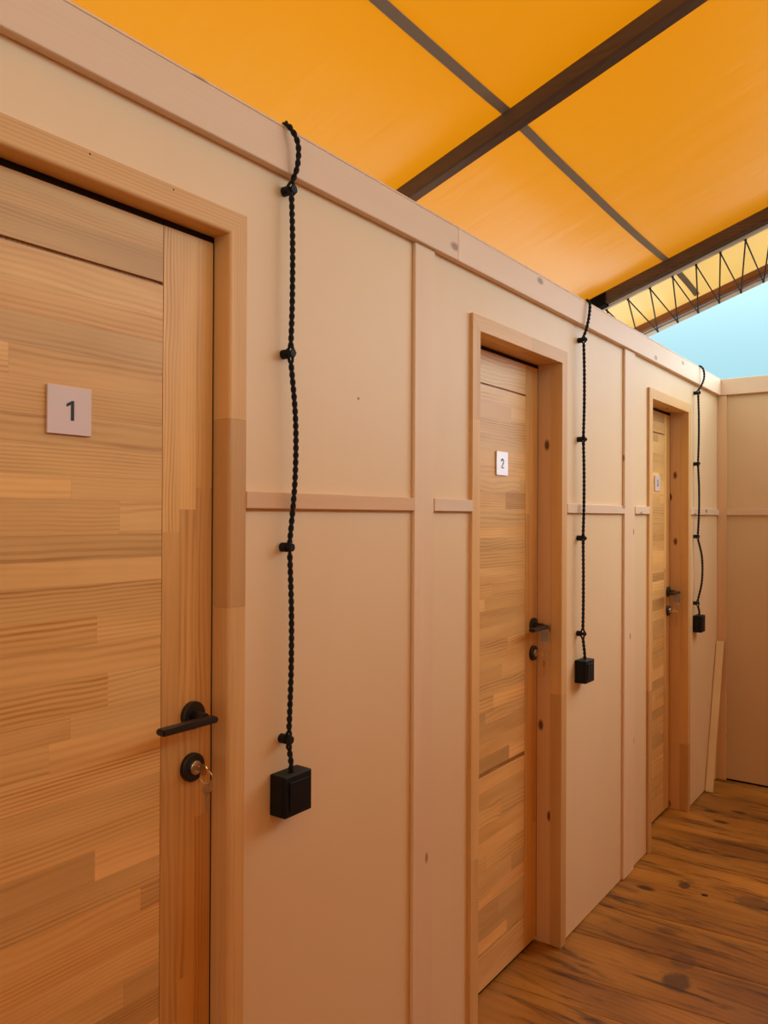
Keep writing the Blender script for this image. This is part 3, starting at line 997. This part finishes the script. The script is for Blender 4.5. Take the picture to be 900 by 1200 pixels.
def sheet(ya, yb, zfun, nx=60, ny=80):
    bm = bmesh.new()
    gr = [[bm.verts.new((XL + (XR - XL) * i / nx, ya + (yb - ya) * j / ny, zfun(XL + (XR - XL) * i / nx, ya + (yb - ya) * j / ny))) for j in range(ny + 1)] for i in range(nx + 1)]
    for i in range(nx):
        for j in range(ny):
            bm.faces.new((gr[i][j], gr[i + 1][j], gr[i + 1][j + 1], gr[i][j + 1]))
    return bm


def z_main(x, y):
    base = 2.4735 + SL * x
    if y > 1.85:
        q = min(1.0, (y - 1.85) / 1.505)
        base += 0.030 * q
    else:
        q = (y - 0.35) / 1.5
    return base - 0.016 * abs(math.sin(math.pi * q)) ** 0.7


def z_flap(x, y):
    s = (y - 3.36) / 0.53
    return 2.505 + SL * x - 0.044 * s + 0.014 * math.sin(math.pi * s) + 0.004 * math.sin(x * 31 + 4 * s) * math.sin(math.pi * s)


part(obj('roof_sheet', sheet(-4.2, 3.356, z_main, 60, 120), M['tarp'], ceil, smooth=True), 'main orange tarpaulin sheet')
part(obj('roof_sheet', sheet(3.360, 3.90, z_flap, 120, 14), M['flap'], ceil, smooth=True), 'narrow pale orange edge sheet of the tarpaulin')


def strap_mesh(pts, w):
    bm = bmesh.new()
    rows = []
    for x, y, z in pts:
        rows.append([bm.verts.new((x + s * w / 2, y, z + SL * s * w / 2 + t)) for s, t in ((-1, 0), (1, 0), (1, 0.0015), (-1, 0.0015))])
    for p, q in zip(rows, rows[1:]):
        for k in range(4):
            bm.faces.new((p[k], p[(k + 1) % 4], q[(k + 1) % 4], q[k]))
    bm.faces.new(rows[0]); bm.faces.new(rows[-1][::-1])
    return bm


STRAP_X = [(-1.2, 0.14), (1.27, 0.134), (1.52, 0.133), (1.83, 0.130), (1.96, 0.129), (2.42, 0.120), (2.99, 0.103), (3.33, 0.094)]


def strap_x(y):
    for (a, xa), (b, xb) in zip(STRAP_X, STRAP_X[1:]):
        if y <= b:
            return xa + (xb - xa) * (y - a) / (b - a)
    return STRAP_X[-1][1]


sp = []
for k in range(91):
    y = -1.2 + (3.33 + 1.2) * k / 90
    sp.append((strap_x(y), y, z_main(strap_x(y), y) - 0.0045))
part(obj('webbing_strap', strap_mesh(sp, 0.024), M['strap'], ceil), 'grey webbing strap under the tarpaulin')
sp = []
for k in range(13):
    y = 3.383 + (3.832 - 3.383) * k / 12
    sp.append((0.090, y, z_flap(0.090, y) - 0.0045))
part(obj('webbing_strap', strap_mesh(sp, 0.024), M['strap'], ceil), 'grey webbing strap under the edge sheet')

# zig-zag lacing between the two hems
bm = bmesh.new()
ztop = lambda x: 2.4330 + SL * x
zbot = lambda x: 2.4065 + SL * x
x = -0.085 - 0.0955 * 8
while x < XR - 0.2:
    xb, xn = x - 0.125, x - 0.0295
    p0, p1, p2 = (xb, 3.905, zbot(xb)), (x, 3.388, ztop(x)), (xn, 3.905, zbot(xn))
    tube([p0, p1], 0.0032, 6, bm)
    tube([p1, p2], 0.0032, 6, bm)
    for p in (p0, p1):
        e = bmesh.ops.create_icosphere(bm, subdivisions=1, radius=0.0062)
        bmesh.ops.translate(bm, verts=e['verts'], vec=Vector(p))
    x += 0.0955
lace = obj('lacing_rope', bm, M['rope'], None, loc=(0, 3.64, 2.40))
tag(lace, 'thin black rope zigzagging between the two last rafters', 'rope')
